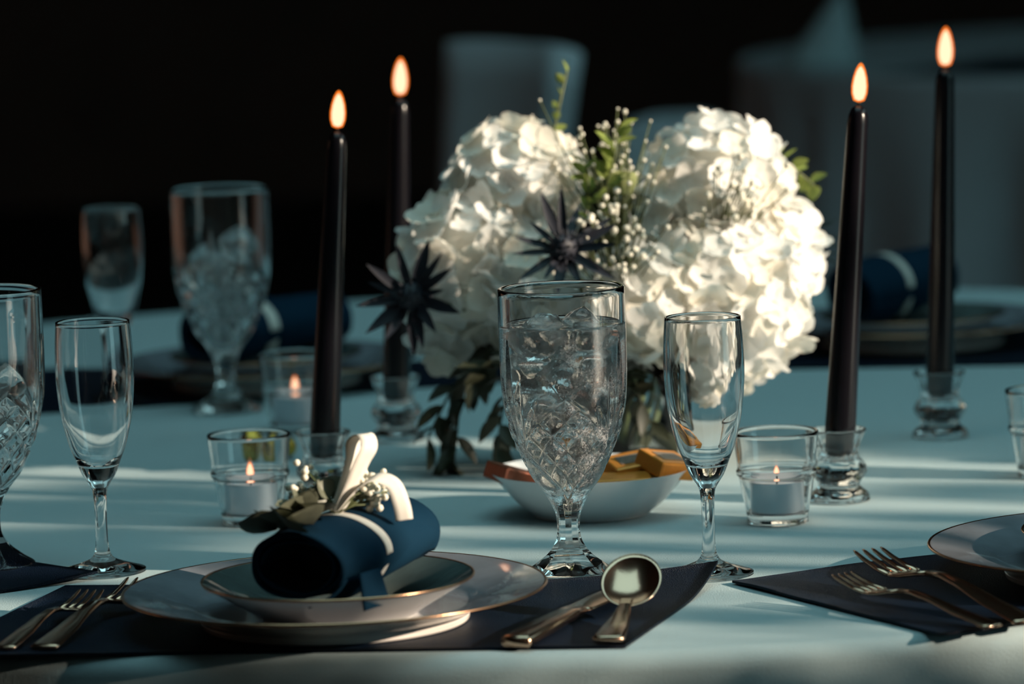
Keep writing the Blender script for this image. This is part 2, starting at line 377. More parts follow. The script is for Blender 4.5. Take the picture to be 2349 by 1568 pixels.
placemat([(.10, .25), (.62, .18), (.60, .52), (.14, .58)], 'navy placemat on the far right behind the black candles', None)

# ------------------------------------------------------------------ plates
def charger(label, x, y, rot=0, group='white chargers with copper rims'):
    t = thing('charger_plate', label, 'plate', (x, y, TZ + .0022), (0, 0, rot), group)
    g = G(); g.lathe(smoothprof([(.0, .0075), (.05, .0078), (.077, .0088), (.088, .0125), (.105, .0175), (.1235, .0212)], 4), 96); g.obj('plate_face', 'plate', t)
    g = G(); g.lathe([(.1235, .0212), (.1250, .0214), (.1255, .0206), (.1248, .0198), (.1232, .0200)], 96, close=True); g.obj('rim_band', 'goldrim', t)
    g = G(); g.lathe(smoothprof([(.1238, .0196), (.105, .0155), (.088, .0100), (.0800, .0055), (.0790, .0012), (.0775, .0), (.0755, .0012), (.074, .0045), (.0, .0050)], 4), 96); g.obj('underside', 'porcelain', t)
    return t
charger('charger plate with copper rim under the bowl and rolled navy napkin', -.109, -.886)
charger('charger plate with copper rim cut off by the right edge behind the forks', .372, -.815, .4)
charger('blurred charger plate on the far left behind the ice goblet', -.205, .24, 1)
charger('blurred charger plate on the far right behind the two candles', .345, .37, 2)
def soupbowl(label, x, y, z, rot=0):
    t = thing('salad_bowl', label, 'bowl', (x, y, z), (0, 0, rot), 'shallow cream bowls with gold rims')
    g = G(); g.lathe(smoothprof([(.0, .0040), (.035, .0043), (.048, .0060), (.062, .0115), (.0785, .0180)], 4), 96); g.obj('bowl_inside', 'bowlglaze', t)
    g = G(); g.lathe([(.0785, .0180), (.0797, .0184), (.0801, .0177), (.0796, .0170), (.0784, .0171)], 96, close=True); g.obj('rim_band', 'goldrim', t)
    g = G(); g.lathe(smoothprof([(.0786, .0168), (.064, .0098), (.053, .0045), (.047, .0012), (.046, .0), (.044, .0), (.043, .0018), (.0, .0022)], 4), 96); g.obj('bowl_outside', 'porcelain', t)
    return t
ZC = TZ + .0022 + .0080
soupbowl('shallow gold-rimmed bowl holding the rolled navy napkin', -.106, -.908, ZC, .3).scale = (1, 1, 1.25)
soupbowl('shallow gold-rimmed bowl on the charger at the right edge', .385, -.80, ZC, .9)
soupbowl('blurred shallow bowl on the far right charger', .345, .37, ZC, 1.9)
soupbowl('blurred shallow bowl on the far left charger', -.205, .24, ZC, 2.2)

# ------------------------------------------------------------------ rolled napkins with ribbon and sprigs
def leafmesh(L, W, curl, m, name='leaf', tip=.9, nu=5, fold=.25):
    g = G()
    def fn(u, v):
        w = W * sin(pi * min(1, u ** tip)) ** .8 if 0 < u < 1 else 0.0
        s = (v - .5) * 2
        return (u * L, s * w, curl * L * u * u + abs(s) * w * fold)
    g.grid(nu, 2, fn); return g.mesh(name, m)
LEAF_E = leafmesh(.024, .0165, .12, 'eucal', 'eucalyptus_leaf')
def ballmesh(r, m, name, nu=6, nv=4, zs=1.0):
    g = G(); g.ball((0, 0, 0), r, r, r * zs, nu, nv); return g.mesh(name, m)
BUD_S = ballmesh(.0024, 'bud', 'blossom')
def napkin(label, p0, p1, rx, rz, fancy=True):
    P0 = Vector(p0); P1 = Vector(p1); ax = (P1 - P0); L = ax.length; ax.normalize()
    side = ax.cross(Vector((0, 0, 1))).normalized(); upv = side.cross(ax)
    t = thing('rolled_napkin', label, 'napkin', P0, None, 'rolled navy napkins')
    def P(s, th, k=1.0):
        sq = 1 + .10 * noise.noise(Vector((s * 3, th, 1.5)))
        tap = .93 + .10 * sin(pi * min(1, s * 1.1)) - .05 * math.exp(-((s - .42) / .07) ** 2)
        return ax * (s * L) + side * (rx * k * tap * sq * cos(th)) + upv * (rz * k * tap * sq * sin(th))
    g = G(); NS, NT = 26, 44
    # outer turn, then a spiral of inner turns so that the end shows rolled layers
    def fn(u, v):
        th = u * 2 * pi * 2.6 - .6
        k = 1 - .16 * max(0, u * 2.6 - .95)
        return P(v, th, k)
    g.grid(110, NS, fn); c = g.obj('napkin_cloth', 'navy', t)
    so_ = c.modifiers.new('thick', 'SOLIDIFY'); so_.thickness = .0016; so_.offset = 0
    # loose corner of cloth
    g = G()
    def flap(u, v):
        th = -.35 - 1.15 * u
        q = P(.02 + .34 * v * (1 - .25 * u), th, 1.06 + .05 * u)
        return q - ax * (.012 * u) + side * (.010 * u * u)
    g.grid(10, 10, flap); fl = g.obj('cloth_corner', 'navy', t); so2 = fl.modifiers.new('thick', 'SOLIDIFY'); so2.thickness = .0014
    if fancy:
        g = G()
        def fl2(u, v):
            b_ = P(.05 + .16 * v, -.15, 1.07)
            return b_ + side * (.006 + .006 * u) - Vector((0, 0, 1)) * (.020 * u) - ax * (.006 * u * (1 - v))
        g.grid(6, 6, fl2); f2 = g.obj('hanging_corner', 'navy', t); s3 = f2.modifiers.new('thick', 'SOLIDIFY'); s3.thickness = .0014
    # ribbon band
    g = G(); g.grid(60, 3, lambda u, v: P(.415 + .075 * (v - .5), u * 2 * pi, 1.035)); b = g.obj('ribbon_band', 'ribbon', t)
    sb = b.modifiers.new('thick', 'SOLIDIFY'); sb.thickness = .0005
    if not fancy: return t
    knot = P(.43, pi / 2, 1.06)
    def ribbon(pts, w, twist, n=26):
        pts = [Vector(p) for p in pts]
        def cr(s):
            x = s * (len(pts) - 1); i = min(int(x), len(pts) - 2); tt = x - i
            p0 = pts[max(i - 1, 0)]; p1 = pts[i]; p2 = pts[i + 1]; p3 = pts[min(i + 2, len(pts) - 1)]
            return .5 * (2 * p1 + (p2 - p0) * tt + (2 * p0 - 5 * p1 + 4 * p2 - p3) * tt ** 2 + (3 * p1 - p0 - 3 * p2 + p3) * tt ** 3)
        g = G()
        def fn(u, v):
            p = cr(u); d = (cr(min(1, u + .02)) - cr(max(0, u - .02))).normalized()
            w0 = Vector(twist[0]).lerp(Vector(twist[1]), u); w0 = (w0 - d * w0.dot(d)).normalized()
            ww = w * (.55 + .45 * min(1, u * 5))
            return p + w0 * ((v - .5) * ww)
        g.grid(n, 3, fn); return g
    up = Vector((0, 0, .96)); X = Vector((.82, 0, 0)); Y = Vector((0, .82, 0))
    r1 = ribbon([knot, knot + X * .009 + up * .014, knot + X * .018 + up * .030 - Y * .002, knot + X * .024 + up * .040, knot + X * .021 + up * .0465 + Y * .006, knot + X * .013 + up * .042 + Y * .010, knot + X * .012 + up * .030 + Y * .010, knot + X * .006 + up * .014 + Y * .006, knot + Y * .002], .0115, [(.7, .5, 0), (.75, .75, .0)], 40).obj('ribbon_loop', 'ribbon', t)
    r2 = ribbon([knot + Vector((0, 0, .001)), knot + X * .014 + up * .014, knot + X * .028 + up * .020 + Y * .004, knot + X * .040 + up * .016 + Y * .004, knot + X * .0455 + up * .004, knot + X * .047 - up * .0055 - Y * .001], .0105, [(.3, .9, .3), (.95, .25, .1)], 36).obj('ribbon_tail', 'ribbon', t)
    r3 = ribbon([knot - up * .002, P(.36, 2.3, 1.1), P(.30, 2.9, 1.15), P(.22, 3.35, 1.25) - up * .004], .009, [(.5, .8, .2), (.4, .9, 0)], 16).obj('ribbon_tail', 'ribbon', t)
    for r in (r1, r2, r3): sm = r.modifiers.new('thick', 'SOLIDIFY'); sm.thickness = .0004
    rn = random.Random(11)
    # eucalyptus leaves pointing towards the near end
    for k in range(11):
        s = .40 - .036 * k + rn.uniform(-.01, .01)
        base = P(s, pi / 2 + rn.uniform(-.15, .75), 1.08)
        d = (-ax + side * rn.uniform(-.9, .25) + upv * rn.uniform(.1, .7)).normalized()
        o = link('eucalyptus_leaf', LEAF_E, t, base, d.to_track_quat('X', 'Z') @ Quaternion((1, 0, 0), rn.uniform(-.7, .7)))
        o.scale = (rn.uniform(.8, 1.15),) * 3
    # dark filler flower heads and white buds
    g = G(); sprigs = []
    for k in range(40):
        far = k % 5 >= 2
        base = knot + ax * rn.uniform(-.002, .008)
        d = (ax * (rn.uniform(.5, 1.0) if far else rn.uniform(-.35, .25)) + upv * rn.uniform(.12, .65) + side * (rn.uniform(-.15, .8) if far else rn.uniform(-1.1, -.3))).normalized()
        tip = base + d * rn.uniform(.018, .034)
        sprigs.append((tip, far)); g.tube([base, base.lerp(tip, .5) + upv * .002, tip], [.0006, .0005, .0004], 4)
    g.obj('sprig_stems', 'stem', t)
    for tip, far in sprigs:
        for q in range(3):
            p = tip + Vector((rn.gauss(0, 1), rn.gauss(0, 1), rn.gauss(0, 1))) * .0024
            o = link('blossom', BUD_S, t, p); o.scale = (rn.uniform(.6, 1.05),) * 3
    for k in range(12):
        base = knot + ax * rn.uniform(-.01, .01); d = (upv * rn.uniform(.2, .8) - side * rn.uniform(.2, 1) + ax * rn.uniform(-.6, .4)).normalized()
        o = link('sprig_leaf', LEAF_E, t, base + d * .01, d.to_track_quat('X', 'Z') @ Quaternion((1, 0, 0), rn.uniform(-2, 2))); o.scale = (.55,) * 3
    return t
napkin('navy napkin rolled up, tied with white ribbon and green sprigs, lying in the gold-rimmed bowl', (-.127, -.966, TZ + .0490), (-.073, -.866, TZ + .0530), .0325, .0205)
napkin('blurred rolled navy napkin on the far left charger', (-.26, .22, TZ + .046), (-.15, .30, TZ + .050), .030, .022, False)
napkin('blurred rolled navy napkin on the far right charger', (.29, .36, TZ + .048), (.37, .42, TZ + .056), .032, .026, False)

# ------------------------------------------------------------------ cutlery
def placed(t, p0, p1):
    """rotate a thing built along +Y so that it runs from p0 to p1"""
    d = Vector(p1) - Vector(p0); t.location = (p0[0], p0[1], TZ + p0[2]); t.rotation_euler = (atan2(d.z, sqrt(d.x ** 2 + d.y ** 2)), 0, atan2(-d.x, d.y))
X3 = (1, 0, 0)
def fork(label, p0, p1, sc=1.0):
    t = thing('dinner_fork', label, 'fork', group='champagne-coloured forks')
    def st(y, w, z, th, dz=0): a = math.atan(dz); return ((0, y, z), X3, w, (0, -sin(a), cos(a)), th)
    g = G(); g.bar([st(0, .0085, .0, .0013), st(.004, .0092, .0002, .0014), st(.04, .0076, .004, .0013, .12), st(.07, .0050, .0085, .0014, .12), st(.092, .0036, .0102, .0016, 0), st(.108, .0034, .0088, .0016, -.18)]); g.obj('handle', 'steel', t)
    g = G(); g.bar([st(.107, .0034, .0089, .0016, -.18), st(.116, .0062, .0068, .0014, -.25), st(.124, .0108, .0048, .0012, -.2), st(.132, .0124, .0036, .0011, -.05), st(.137, .0124, .0036, .0011, .02)]); g.obj('fork_head', 'steel', t)
    for k in range(4):
        x = (k - 1.5) * .0069
        g = G()
        def s2(y, w, z, th, xx, dz): a = math.atan(dz); return ((xx, y, z), X3, w, (0, -sin(a), cos(a)), th)
        g.bar([s2(.136, .0021, .0036, .0011, x, .02), s2(.150, .0018, .0048, .0010, x, .12), s2(.164, .0015, .0074, .0009, x * .98, .22), s2(.174, .0011, .0101, .0007, x * .96, .28), s2(.177, .0005, .0109, .0004, x * .95, .28)]); g.obj('tine', 'steel', t)
    placed(t, p0, p1); t.scale = (sc, sc, sc); return t
fork('small champagne fork at the far left of the left placemat', (-.298, -.946, .0040), (-.2605, -.826, .006), .76)
fork('champagne fork nearest the charger, its tines under the plate rim', (-.2747, -.9495, .0042), (-.229, -.790, .006), .93)
fork('nearer of the two crossed forks on the right placemat', (.2673, -.9868, .0050), (.1914, -.8858, .012), .74)
fork('farther of the two crossed forks on the right placemat, nearer the plate', (.2882, -.9769, .0050), (.2103, -.8276, .014), .97)
def knife(label, p0, p1):
    t = thing('dinner_knife', label, 'knife')
    def st(y, w, z, th): return ((0, y, z), X3, w, (0, 0, 1), th)
    g = G(); g.bar([st(0, .0085, 0, .0028), st(.003, .0092, 0, .0034), st(.05, .0082, .001, .0031), st(.085, .0066, .0015, .0026), st(.098, .0070, .0015, .0020)]); g.obj('handle', 'steel', t)
    g = G(); g.bar([st(.097, .0070, .0015, .0016), st(.105, .0092, .0013, .0009), st(.15, .0100, .001, .0007), st(.185, .0088, .001, .0006), st(.202, .0045, .001, .0005), st(.206, .001, .001, .0004)]); g.obj('blade', 'steel', t)
    placed(t, p0, p1); return t
knife('dinner knife lying on the placemat, blade behind the spoon', (-.004, -.990, .0058), (.072, -.800, .0050))
def spoon(label, p0, p1, tilt):
    t = thing('soup_spoon', label, 'spoon')
    def st(y, w, z, th, dz=0): a = math.atan(dz); return ((0, y, z), X3, w, (0, -sin(a), cos(a)), th)
    g = G(); g.bar([st(0, .0085, 0, .0016), st(.003, .0092, 0, .0019), st(.03, .0076, .001, .0018), st(.055, .0050, .003, .0016), st(.068, .0036, .006, .0016, .2), st(.076, .0038, .008, .0014, .3)]); g.obj('handle', 'steel', t)
    g = G(); A, B, Dp = .0225, .0180, .0068
    V = []; F_ = []; nr, ns = 9, 40
    for sgn, off in ((1, 0), (-1, .0010)):
        for i in range(nr + 1):
            rr = i / nr
            for k in range(ns):
                a = 2 * pi * k / ns; V.append((B * rr * cos(a), A * rr * sin(a), -Dp * (1 - rr * rr) - (off * (1 - .4 * rr))))
    for sh in range(2):
        b0 = sh * (nr + 1) * ns
        for i in range(nr):
            for k in range(ns):
                k2 = (k + 1) % ns; q = (b0 + i * ns + k, b0 + (i + 1) * ns + k, b0 + (i + 1) * ns + k2, b0 + i * ns + k2); F_.append(q if sh == 0 else q[::-1])
    for k in range(ns):
        k2 = (k + 1) % ns; a = nr * ns; b = (2 * nr + 1) * ns; F_.append((a + k, b + k, b + k2, a + k2))
    g.add(V, F_); o = g.obj('spoon_bowl', 'steel', t, loc=(0, .096, .0165), rot=(tilt, 0, 0))
    placed(t, p0, p1); return t
spoon('soup spoon with a shining round bowl lying on the near placemat', (.0485, -.990, .0055), (.066, -.890, .0065), R(33))

# ------------------------------------------------------------------ glasses
FRONT = -pi / 2                                                 # direction of the camera side
OUT = [(.0000, .0010), (.0250, .0000), (.0275, .0018), (.0268, .0032), (.0215, .0068), (.0140, .0125), (.0094, .0185), (.0072, .0255), (.0074, .0360), (.0098, .0430), (.0138, .0505), (.0212, .0605), (.0276, .0735), (.0334, .0870), (.0366, .1000), (.0386, .1140), (.0394, .1400), (.0392, .1780)]
INN = [(.0365, .1780), (.0362, .1400), (.0352, .1140), (.0326, .0990), (.0288, .0860), (.0228, .0735), (.0165, .0630), (.0090, .0550), (.0030, .0528), (.0, .0525)]
def vcut(d, w): d = abs(d) / w; return max(0.0, 1 - d)
def cutmod(r, z, t):
    """pressed pattern: three lattice lozenges with fans of leaf cuts between them"""
    th = ((t - FRONT + pi / 3) % (2 * pi / 3)) - pi / 3           # -60..60 degrees around a lozenge centre
    d = 0.0
    if .036 < z < .150:
        vz = (z - .0810); u = th / (pi / 3)                      # u: -1..1
        hv = .0315
        edge = abs(u) * 1.02 + abs(vz) / hv                       # lozenge boundary where edge == 1
        if edge < 1.0:
            ru = th * .034
            a = (ru / .0178 + vz / .0182); b = (ru / .0178 - vz / .0182)
            fa = abs(a - round(a)); fb = abs(b - round(b))
            d = max(d, .0019 * max(0, 1 - fa / .26), .0019 * max(0, 1 - fb / .26))
        d = max(d, .0018 * max(0, 1 - abs(edge - 1.04) / .12))
        if edge > 1.1 and z > .070:
            # fan of leaf-shaped cuts rising from the waist between lozenges
            for k, (u0, lean, ht) in enumerate(((1.0, 0.0, .075), (.93, -.22, .052), (1.07, .22, .052), (.86, -.40, .034), (1.14, .40, .034))):
                s = (z - .074) / ht
                if 0 < s < 1:
                    uc = u0 + lean * s * .8
                    du = min(abs(abs(u) - uc), abs((2 - abs(u)) - uc))
                    w = .105 * sin(pi * min(1, .12 + .88 * s)) ** .7 * (1 if s < .6 else 1 - .3 * (s - .6))
                    d = max(d, .0022 * max(0, 1 - du / max(w, .004)))
        if z < .052: d *= max(0, (z - .036) / .016)
    # facets on stem and foot
    if z < .060:
        k = 1.0 if z > .010 else max(0, (z - .003) / .007)
        if z > .046: k *= max(0, (.060 - z) / .014)
        a = (t % (pi / 4)) - pi / 8
        r = r * (1 - k * (1 - cos(pi / 8) / cos(a)))
    return r - d
_po = smoothprof(OUT, 12)
_fine = [p for p in _po if p[1] < .052] 
_zs = [.052 + (.150 - .052) * i / 130 for i in range(131)]
_rz = sorted([(z, r) for r, z in _po if z > .03])
OUTP = _fine + [(lerp(_rz, z), z) for z in _zs] + [p for p in _po if p[1] > .150]
rimp = [(.0390, .1786), (.0379, .1790), (.0368, .1787)]
_ip = smoothprof(INN, 6)
def goblet_meshes():
    seg = 288; cut1, cut2 = None, None
    i1 = next(i for i, p in enumerate(OUTP) if p[1] > .0150 and i > 5); i2 = next(i for i, p in enumerate(OUTP) if p[1] > .0400)
    out = []
    for name, prof in (('foot', OUTP[:i1 + 1]), ('stem', OUTP[i1:i2 + 1]), ('bowl', OUTP[i2:] + rimp)):
        g = G(); g.lathe(prof, seg, cutmod)
        if name == 'bowl': g.lathe([rimp[-1]] + _ip, seg // 3)
        out.append((name, g.mesh('goblet_' + name, 'crystal')))
    return out
GOB = goblet_meshes()
GOBWET = GOB[:2] + [('bowl', GOB[2][1].copy())]; GOBWET[2][1].materials[0] = M['wet']
def goblet(label, x, y, rot=0, parts=GOB):
    t = thing('cut_glass_goblet', label, 'goblet', (x, y, TZ + .0008), (0, 0, rot), 'cut-glass water goblets')
    for n, me in parts: link(n, me, t)
    return t
def innerr(z): 
    return lerp(sorted([(zz, r) for r, zz in _ip]), z)
def water(label, x, y, level, wob=.0006, seed=0):
    g = G(); o = .00012
    pr = [(0, .0525 - o)] + [(innerr(z) + o, z) for z in [.0528, .054, .0565, .06, .0645, .07, .076, .083, .09, .098, .106, .115, .125, .135, .145, .153, level - .001]]
    pr = [p for p in pr if p[1] <= level] + [(innerr(level) + o, level + .0008), (innerr(level) - .0012, level)]
    g.lathe(pr, 72)
    rr = innerr(level) - .0012; nr = 12
    prr = [(rr * (1 - k / nr), level) for k in range(nr + 1)]
    b = len(g.v); g.lathe(prr, 72)
    for i in range(b + 72, len(g.v)):
        vx, vy, vz = g.v[i]; g.v[i] = (vx, vy, vz + wob * (noise.noise(Vector((vx * 110 + seed, vy * 110, 0))) + .5 * noise.noise(Vector((vx * 260, vy * 260, 4 + seed)))))
    return tag(g.obj('water', 'water', None, loc=(x, y, TZ + .0008)), label, 'water')
def icecube(label, x, y, z, s, seed, rn, group):
    g = G(); n = 6; V = []
    import itertools
    # rounded, slightly melted cube: six faces of a subdivided cube pushed towards a sphere
    for ax in range(3):
        for sg in (-1, 1):
            def fn(u, v):
                a, b = u * 2 - 1, v * 2 - 1
                c = [0, 0, 0]; c[ax] = sg; c[(ax + 1) % 3] = a * sg; c[(ax + 2) % 3] = b
                p = Vector(c); q = p.normalized() * 1.15
                p = p.lerp(q, .55)
                p *= 1 + .12 * noise.noise(p * 1.3 + Vector((seed, 0, seed * .7)))
                return p * s
            g.grid(n, n, fn)
    me = g.mesh('ice_cube', 'ice')
    import bmesh
    bm = bmesh.new(); bm.from_mesh(me); bmesh.ops.remove_doubles(bm, verts=bm.verts, dist=s * .01); bmesh.ops.recalc_face_normals(bm, faces=bm.faces); bm.to_mesh(me); bm.free()
    o = link('ice_cube', me, None, (x, y, z), (rn.uniform(0, 3), rn.uniform(0, 3), rn.uniform(0, 3)))
    return tag(o, label, 'ice cube', group)
def ice(x, y, spots, label, group, seed, top=()):
    rn = random.Random(seed)
    for i, (dx, dy, dz, s) in enumerate(spots): icecube(top[i] if i < len(top) else label, x + dx, y + dy, TZ + dz, s, i * 3.1 + seed, rn, group)

GA = (.0312, -.739)
goblet('cut-glass goblet of ice water standing sharp in the middle of the table', *GA, 0, GOBWET)
water('clear ice water filling the goblet in the middle', GA[0], GA[1], .1560, .0010, 2)
ice(GA[0], GA[1], [(-.013, -.006, .150, .0115), (.012, .010, .1515, .0115), (.014, -.013, .150, .0085), (-.008, .018, .148, .010), (-.016, .004, .128, .0105), (.010, .002, .130, .0115), (-.002, -.014, .125, .0095), (.006, .014, .110, .0105), (-.009, -.004, .105, .010), (.004, -.002, .085, .009)], 'cloudy ice cube under the water in the middle goblet', 'ice cubes in the middle goblet', 5,
    ('ice cube breaking the water at the left of the middle goblet', 'ice cube breaking the water at the right of the middle goblet', 'small ice cube at the surface, front right of the middle goblet', 'ice cube at the surface, back of the middle goblet'))
GC = (-.338, -.640)
goblet('cut-glass goblet half cut off by the left edge of the picture', *GC, .5)
ice(GC[0], GC[1], [(.010, -.008, .100, .010), (-.008, .006, .102, .011), (.004, .008, .085, .010), (-.004, -.004, .070, .0085), (.014, .004, .118, .010)], 'ice cube in the goblet at the left edge', 'ice cubes in the left-edge goblet', 8)
GB = (-.229, .085)
goblet('blurred cut-glass goblet heaped with ice at the back left', *GB, .9)
ice(GB[0], GB[1], [(.014, -.006, .135, .0115), (-.012, .004, .122, .0115), (.010, .008, .118, .0115), (-.004, -.012, .112, .011), (.006, -.006, .096, .0105), (-.010, .008, .092, .0105), (.006, .008, .080, .0095), (-.003, -.002, .068, .008)], 'ice cube in the blurred goblet at the back left', 'ice cubes in the back goblet', 9, ('topmost ice cube in the blurred back goblet',))

FO = [(.0, .0012), (.0245, .0), (.0268, .0010), (.0266, .0022), (.0200, .0042), (.0125, .0066), (.0066, .0098), (.0043, .0166), (.0038, .0330), (.0046, .0510), (.0072, .0572), (.0108, .0630), (.0140, .0710), (.0182, .0820), (.0226, .1010), (.0247, .1225), (.0246, .1417), (.0234, .1595)]
FI = [(.0221, .1595), (.0232, .1417), (.0233, .1225), (.0211, .1010), (.0166, .0840), (.0122, .0740), (.0070, .0690), (.0, .0680)]
def flute_meshes():
    po = smoothprof(FO, 6); pi_ = smoothprof(FI, 6)
    i1 = next(i for i, p in enumerate(po) if p[1] > .0098 and i > 5); i2 = next(i for i, p in enumerate(po) if p[1] > .0540)
    rim = [(.0233, .1600), (.0228, .1602), (.0223, .1600)]
    out = []
    for n, pr in (('foot', po[:i1 + 1]), ('stem', po[i1:i2 + 1]), ('bowl', po[i2:] + rim + pi_)):
        g = G(); g.lathe(pr, 96); out.append((n, g.mesh('flute_' + n, 'glass')))
    return out
FLU = flute_meshes()
def flute(label, x, y, rot=0):
    t = thing('champagne_flute', label, 'glass', (x, y, TZ + .0006), (0, 0, rot), 'champagne flutes')
    for n, me in FLU: link(n, me, t)
    return t
flute('empty champagne flute standing right of the ice-water goblet', .117, -.757)
flute('empty champagne flute beside the goblet at the left edge', -.264, -.672)
flute('blurred champagne flute left of the back goblet of ice', -.321, .150)

# ------------------------------------------------------------------ votives and tealights
VO = [(.0, .0012), (.0185, .0), (.0203, .0015), (.0205, .006), (.0228, .0180), (.0250, .0305), (.0262, .0318), (.0266, .0345), (.0258, .0368), (.0268, .0480), (.0282, .0600)]
VI = [(.0264, .0600), (.0250, .0480), (.0242, .0370), (.0240, .0340), (.0232, .0305), (.0210, .0180), (.0192, .0085), (.018, .0068), (.0, .0062)]
_g = G(); _g.lathe(smoothprof(VO, 4) + [(.0278, .0606), (.0270, .0606)] + smoothprof(VI, 4), 72); VOT = _g.mesh('votive_glass', 'glass')
def flame(parent, z, s):
    g = G(); g.lathe([(.0001, 0), (.0028, .0012), (.0041, .0050), (.0043, .0095), (.0036, .0150), (.0023, .0195), (.0010, .0218), (.0001, .0226)], 16); o = g.obj('flame', 'flame', parent, loc=(0, 0, z)); o.scale = (s, s, s)
    g = G(); g.lathe([(.0001, -.0012), (.0037, .0002), (.0052, .0048), (.0054, .0100), (.0046, .0156), (.0032, .0205), (.0016, .0238), (.0001, .0250)], 16); e = g.obj('flame_glow', 'flame_edge', o)
def tealight(label, x, y, s=.45):
    t = thing('tealight', label, 'candle', (x, y, TZ + .0075), None, 'tealights in glass votives')
    g = G(); g.lathe([(.0, .0), (.0168, .0), (.0176, .0015), (.0178, .0205), (.0181, .0210), (.0176, .0212), (.0172, .0200), (.0172, .019)], 48); g.obj('tin_cup', 'tin', t)
    g = G(); g.lathe([(.0172, .0190), (.010, .0186), (.0, .0184)], 40); g.obj('wax', 'whitewax', t)
    g = G(); g.tube([(0, 0, .018), (.0004, 0, .0235)], .0006, 6); g.obj('wick', 'wick', t)
    flame(t, .0225, s); return t
def votive(label, tl, x, y, s=.45):
    tag(link('votive_holder', VOT, None, (x, y, TZ + .0006)), label, 'candle holder', 'glass votive holders'); tealight(tl, x, y, s)
votive('stepped glass votive holder behind the rolled napkin', 'lit tealight in the votive behind the rolled napkin', -.179, -.491, .50)
votive('stepped glass votive holder right of the flute', 'lit tealight in the votive right of the flute', .171, -.562, .34)
votive('blurred glass votive behind the left black candle', 'lit tealight in the blurred votive behind the left candle', -.168, -.045, .55)
votive('blurred glass votive cut off by the right edge', 'tealight in the blurred votive at the right edge', .368, -.40, .5)

# ------------------------------------------------------------------ taper candles in glass holders
HO = [(.0, .001), (.0190, .0), (.0200, .0018), (.0190, .0050), (.0150, .0085), (.0138, .0115), (.0165, .0160), (.0188, .0205), (.0170, .0255), (.0140, .0300), (.0136, .0345), (.0160, .0420), (.0188, .0480)]
HI = [(.0168, .0480), (.0132, .0420), (.0118, .0380), (.0116, .0262), (.0, .0258)]
def holdmod(r, z, t): return r * (1 + (.045 * abs(cos(4 * t)) - .02) * (1 if z > .001 else 0))
_g = G(); _g.lathe(smoothprof(HO, 4) + [(.0182, .0488), (.0174, .0488)], 96, holdmod); _g.lathe([(.0174, .0488)] + HI, 96, holdmod); HOLD = _g.mesh('candlestick_holder', 'crystal')
def taper(label, hlabel, x, y, lean, leany, L, s):
    tag(link('candlestick_holder', HOLD, None, (x, y, TZ + .0006)), hlabel, 'candle holder', 'crystal candlestick holders')
    ln = Vector((math.tan(R(lean)), math.tan(R(leany)), 1)).normalized()
    t = thing('taper_candle', label, 'candle', (x, y, TZ + .0275), Vector((0, 0, 1)).rotation_difference(ln), 'black taper candles')
    g = G(); g.lathe([(.0, 0), (.0098, 0), (.0104, .001), (.0106, .02), (.0070, L - .012), (.0064, L - .006), (.0048, L - .0018), (.0022, L), (.0, L + .0004)], 32); g.obj('wax_body', 'wax', t)
    g = G(); g.tube([(0, 0, L - .001), (.0003, 0, L + .006)], .0007, 6); g.obj('wick', 'wick', t)
    flame(t, L + .0035, s); return t
taper('black taper candle on the left behind the tealight, burning', 'crystal holder of the left black candle', -.133, -.405, 4.5, 0, .2290, 1.0)
taper('blurred black taper candle left of the white flowers, burning', 'blurred crystal holder left of the flowers', -.089, -.113, 2.8, 0, .2310, 1.1)
taper('leaning black taper candle right of the white flowers, burning', 'crystal holder beside the right votive', .218, -.478, 4.6, 0, .2400, 1.02)
taper('tallest black taper candle at the far right, burning', 'blurred crystal holder of the far right candle', .314, -.192, 2.2, 0, .2440, 1.12)

# ------------------------------------------------------------------ candy dish
CB = (.050, -.500)
t = thing('candy_dish', 'white porcelain dish of foil-wrapped chocolates behind the goblet', 'bowl', (CB[0], CB[1], TZ + .0006))
g = G(); g.lathe(smoothprof([(.0, .004), (.036, .0045), (.050, .013), (.066, .0300)], 5), 72); g.obj('dish_inside', 'whitebowl', t)
g = G(); g.lathe(smoothprof([(.066, .0300), (.0672, .0302), (.0665, .0290), (.052, .0115), (.040, .0015), (.038, 0), (.036, .0008), (.0, .0015)], 5), 72); g.obj('dish_outside', 'whitebowl', t)
def candy(label, x, y, z, rz, m, rx=0, ry=0, s=(.017, .013, .006), lab=True):
    t = thing('wrapped_chocolate', label, 'chocolate', (x, y, TZ + z), (rx, ry, rz), 'foil-wrapped chocolates')
    g = G(); g.box((-s[0], -s[1], -s[2]), s); bevel(g.obj('foil', m, t, smooth=False), .0015)
    if lab:
        g = G(); g.box((-s[0] * .62, -s[1] * .5, s[2]), (s[0] * .62, s[1] * .5, s[2] + .0004)); g.obj('paper_label', 'wraplabel', t, smooth=False)
    return t
candy('amber foil chocolate in front in the dish, long side to the camera', .070, -.536, .0260, .1, 'amber', .15, 0, (.019, .010, .005), False)
candy('amber foil chocolate with dark label, leftmost of the visible pair', .078, -.512, .0330, .35, 'amber', R(14), R(-6))
candy('amber foil chocolate with dark label beside the flute', .100, -.518, .0345, .75, 'amber', R(18), R(10))
candy('amber foil chocolate hidden under the others in the dish', .090, -.490, .0240, 1.2, 'amber')
candy('copper foil chocolate at the left end of the dish', -.002, -.505, .0280, .6, 'copper', .1, R(18), (.016, .013, .006), False)
candy('copper foil chocolate beside the goblet stem in the dish', .025, -.495, .0240, 2.2, 'copper', 0, 0, (.016, .013, .006), False)
candy('amber foil chocolate in the middle of the dish', .048, -.485, .0250, .2, 'amber', 0, .1)
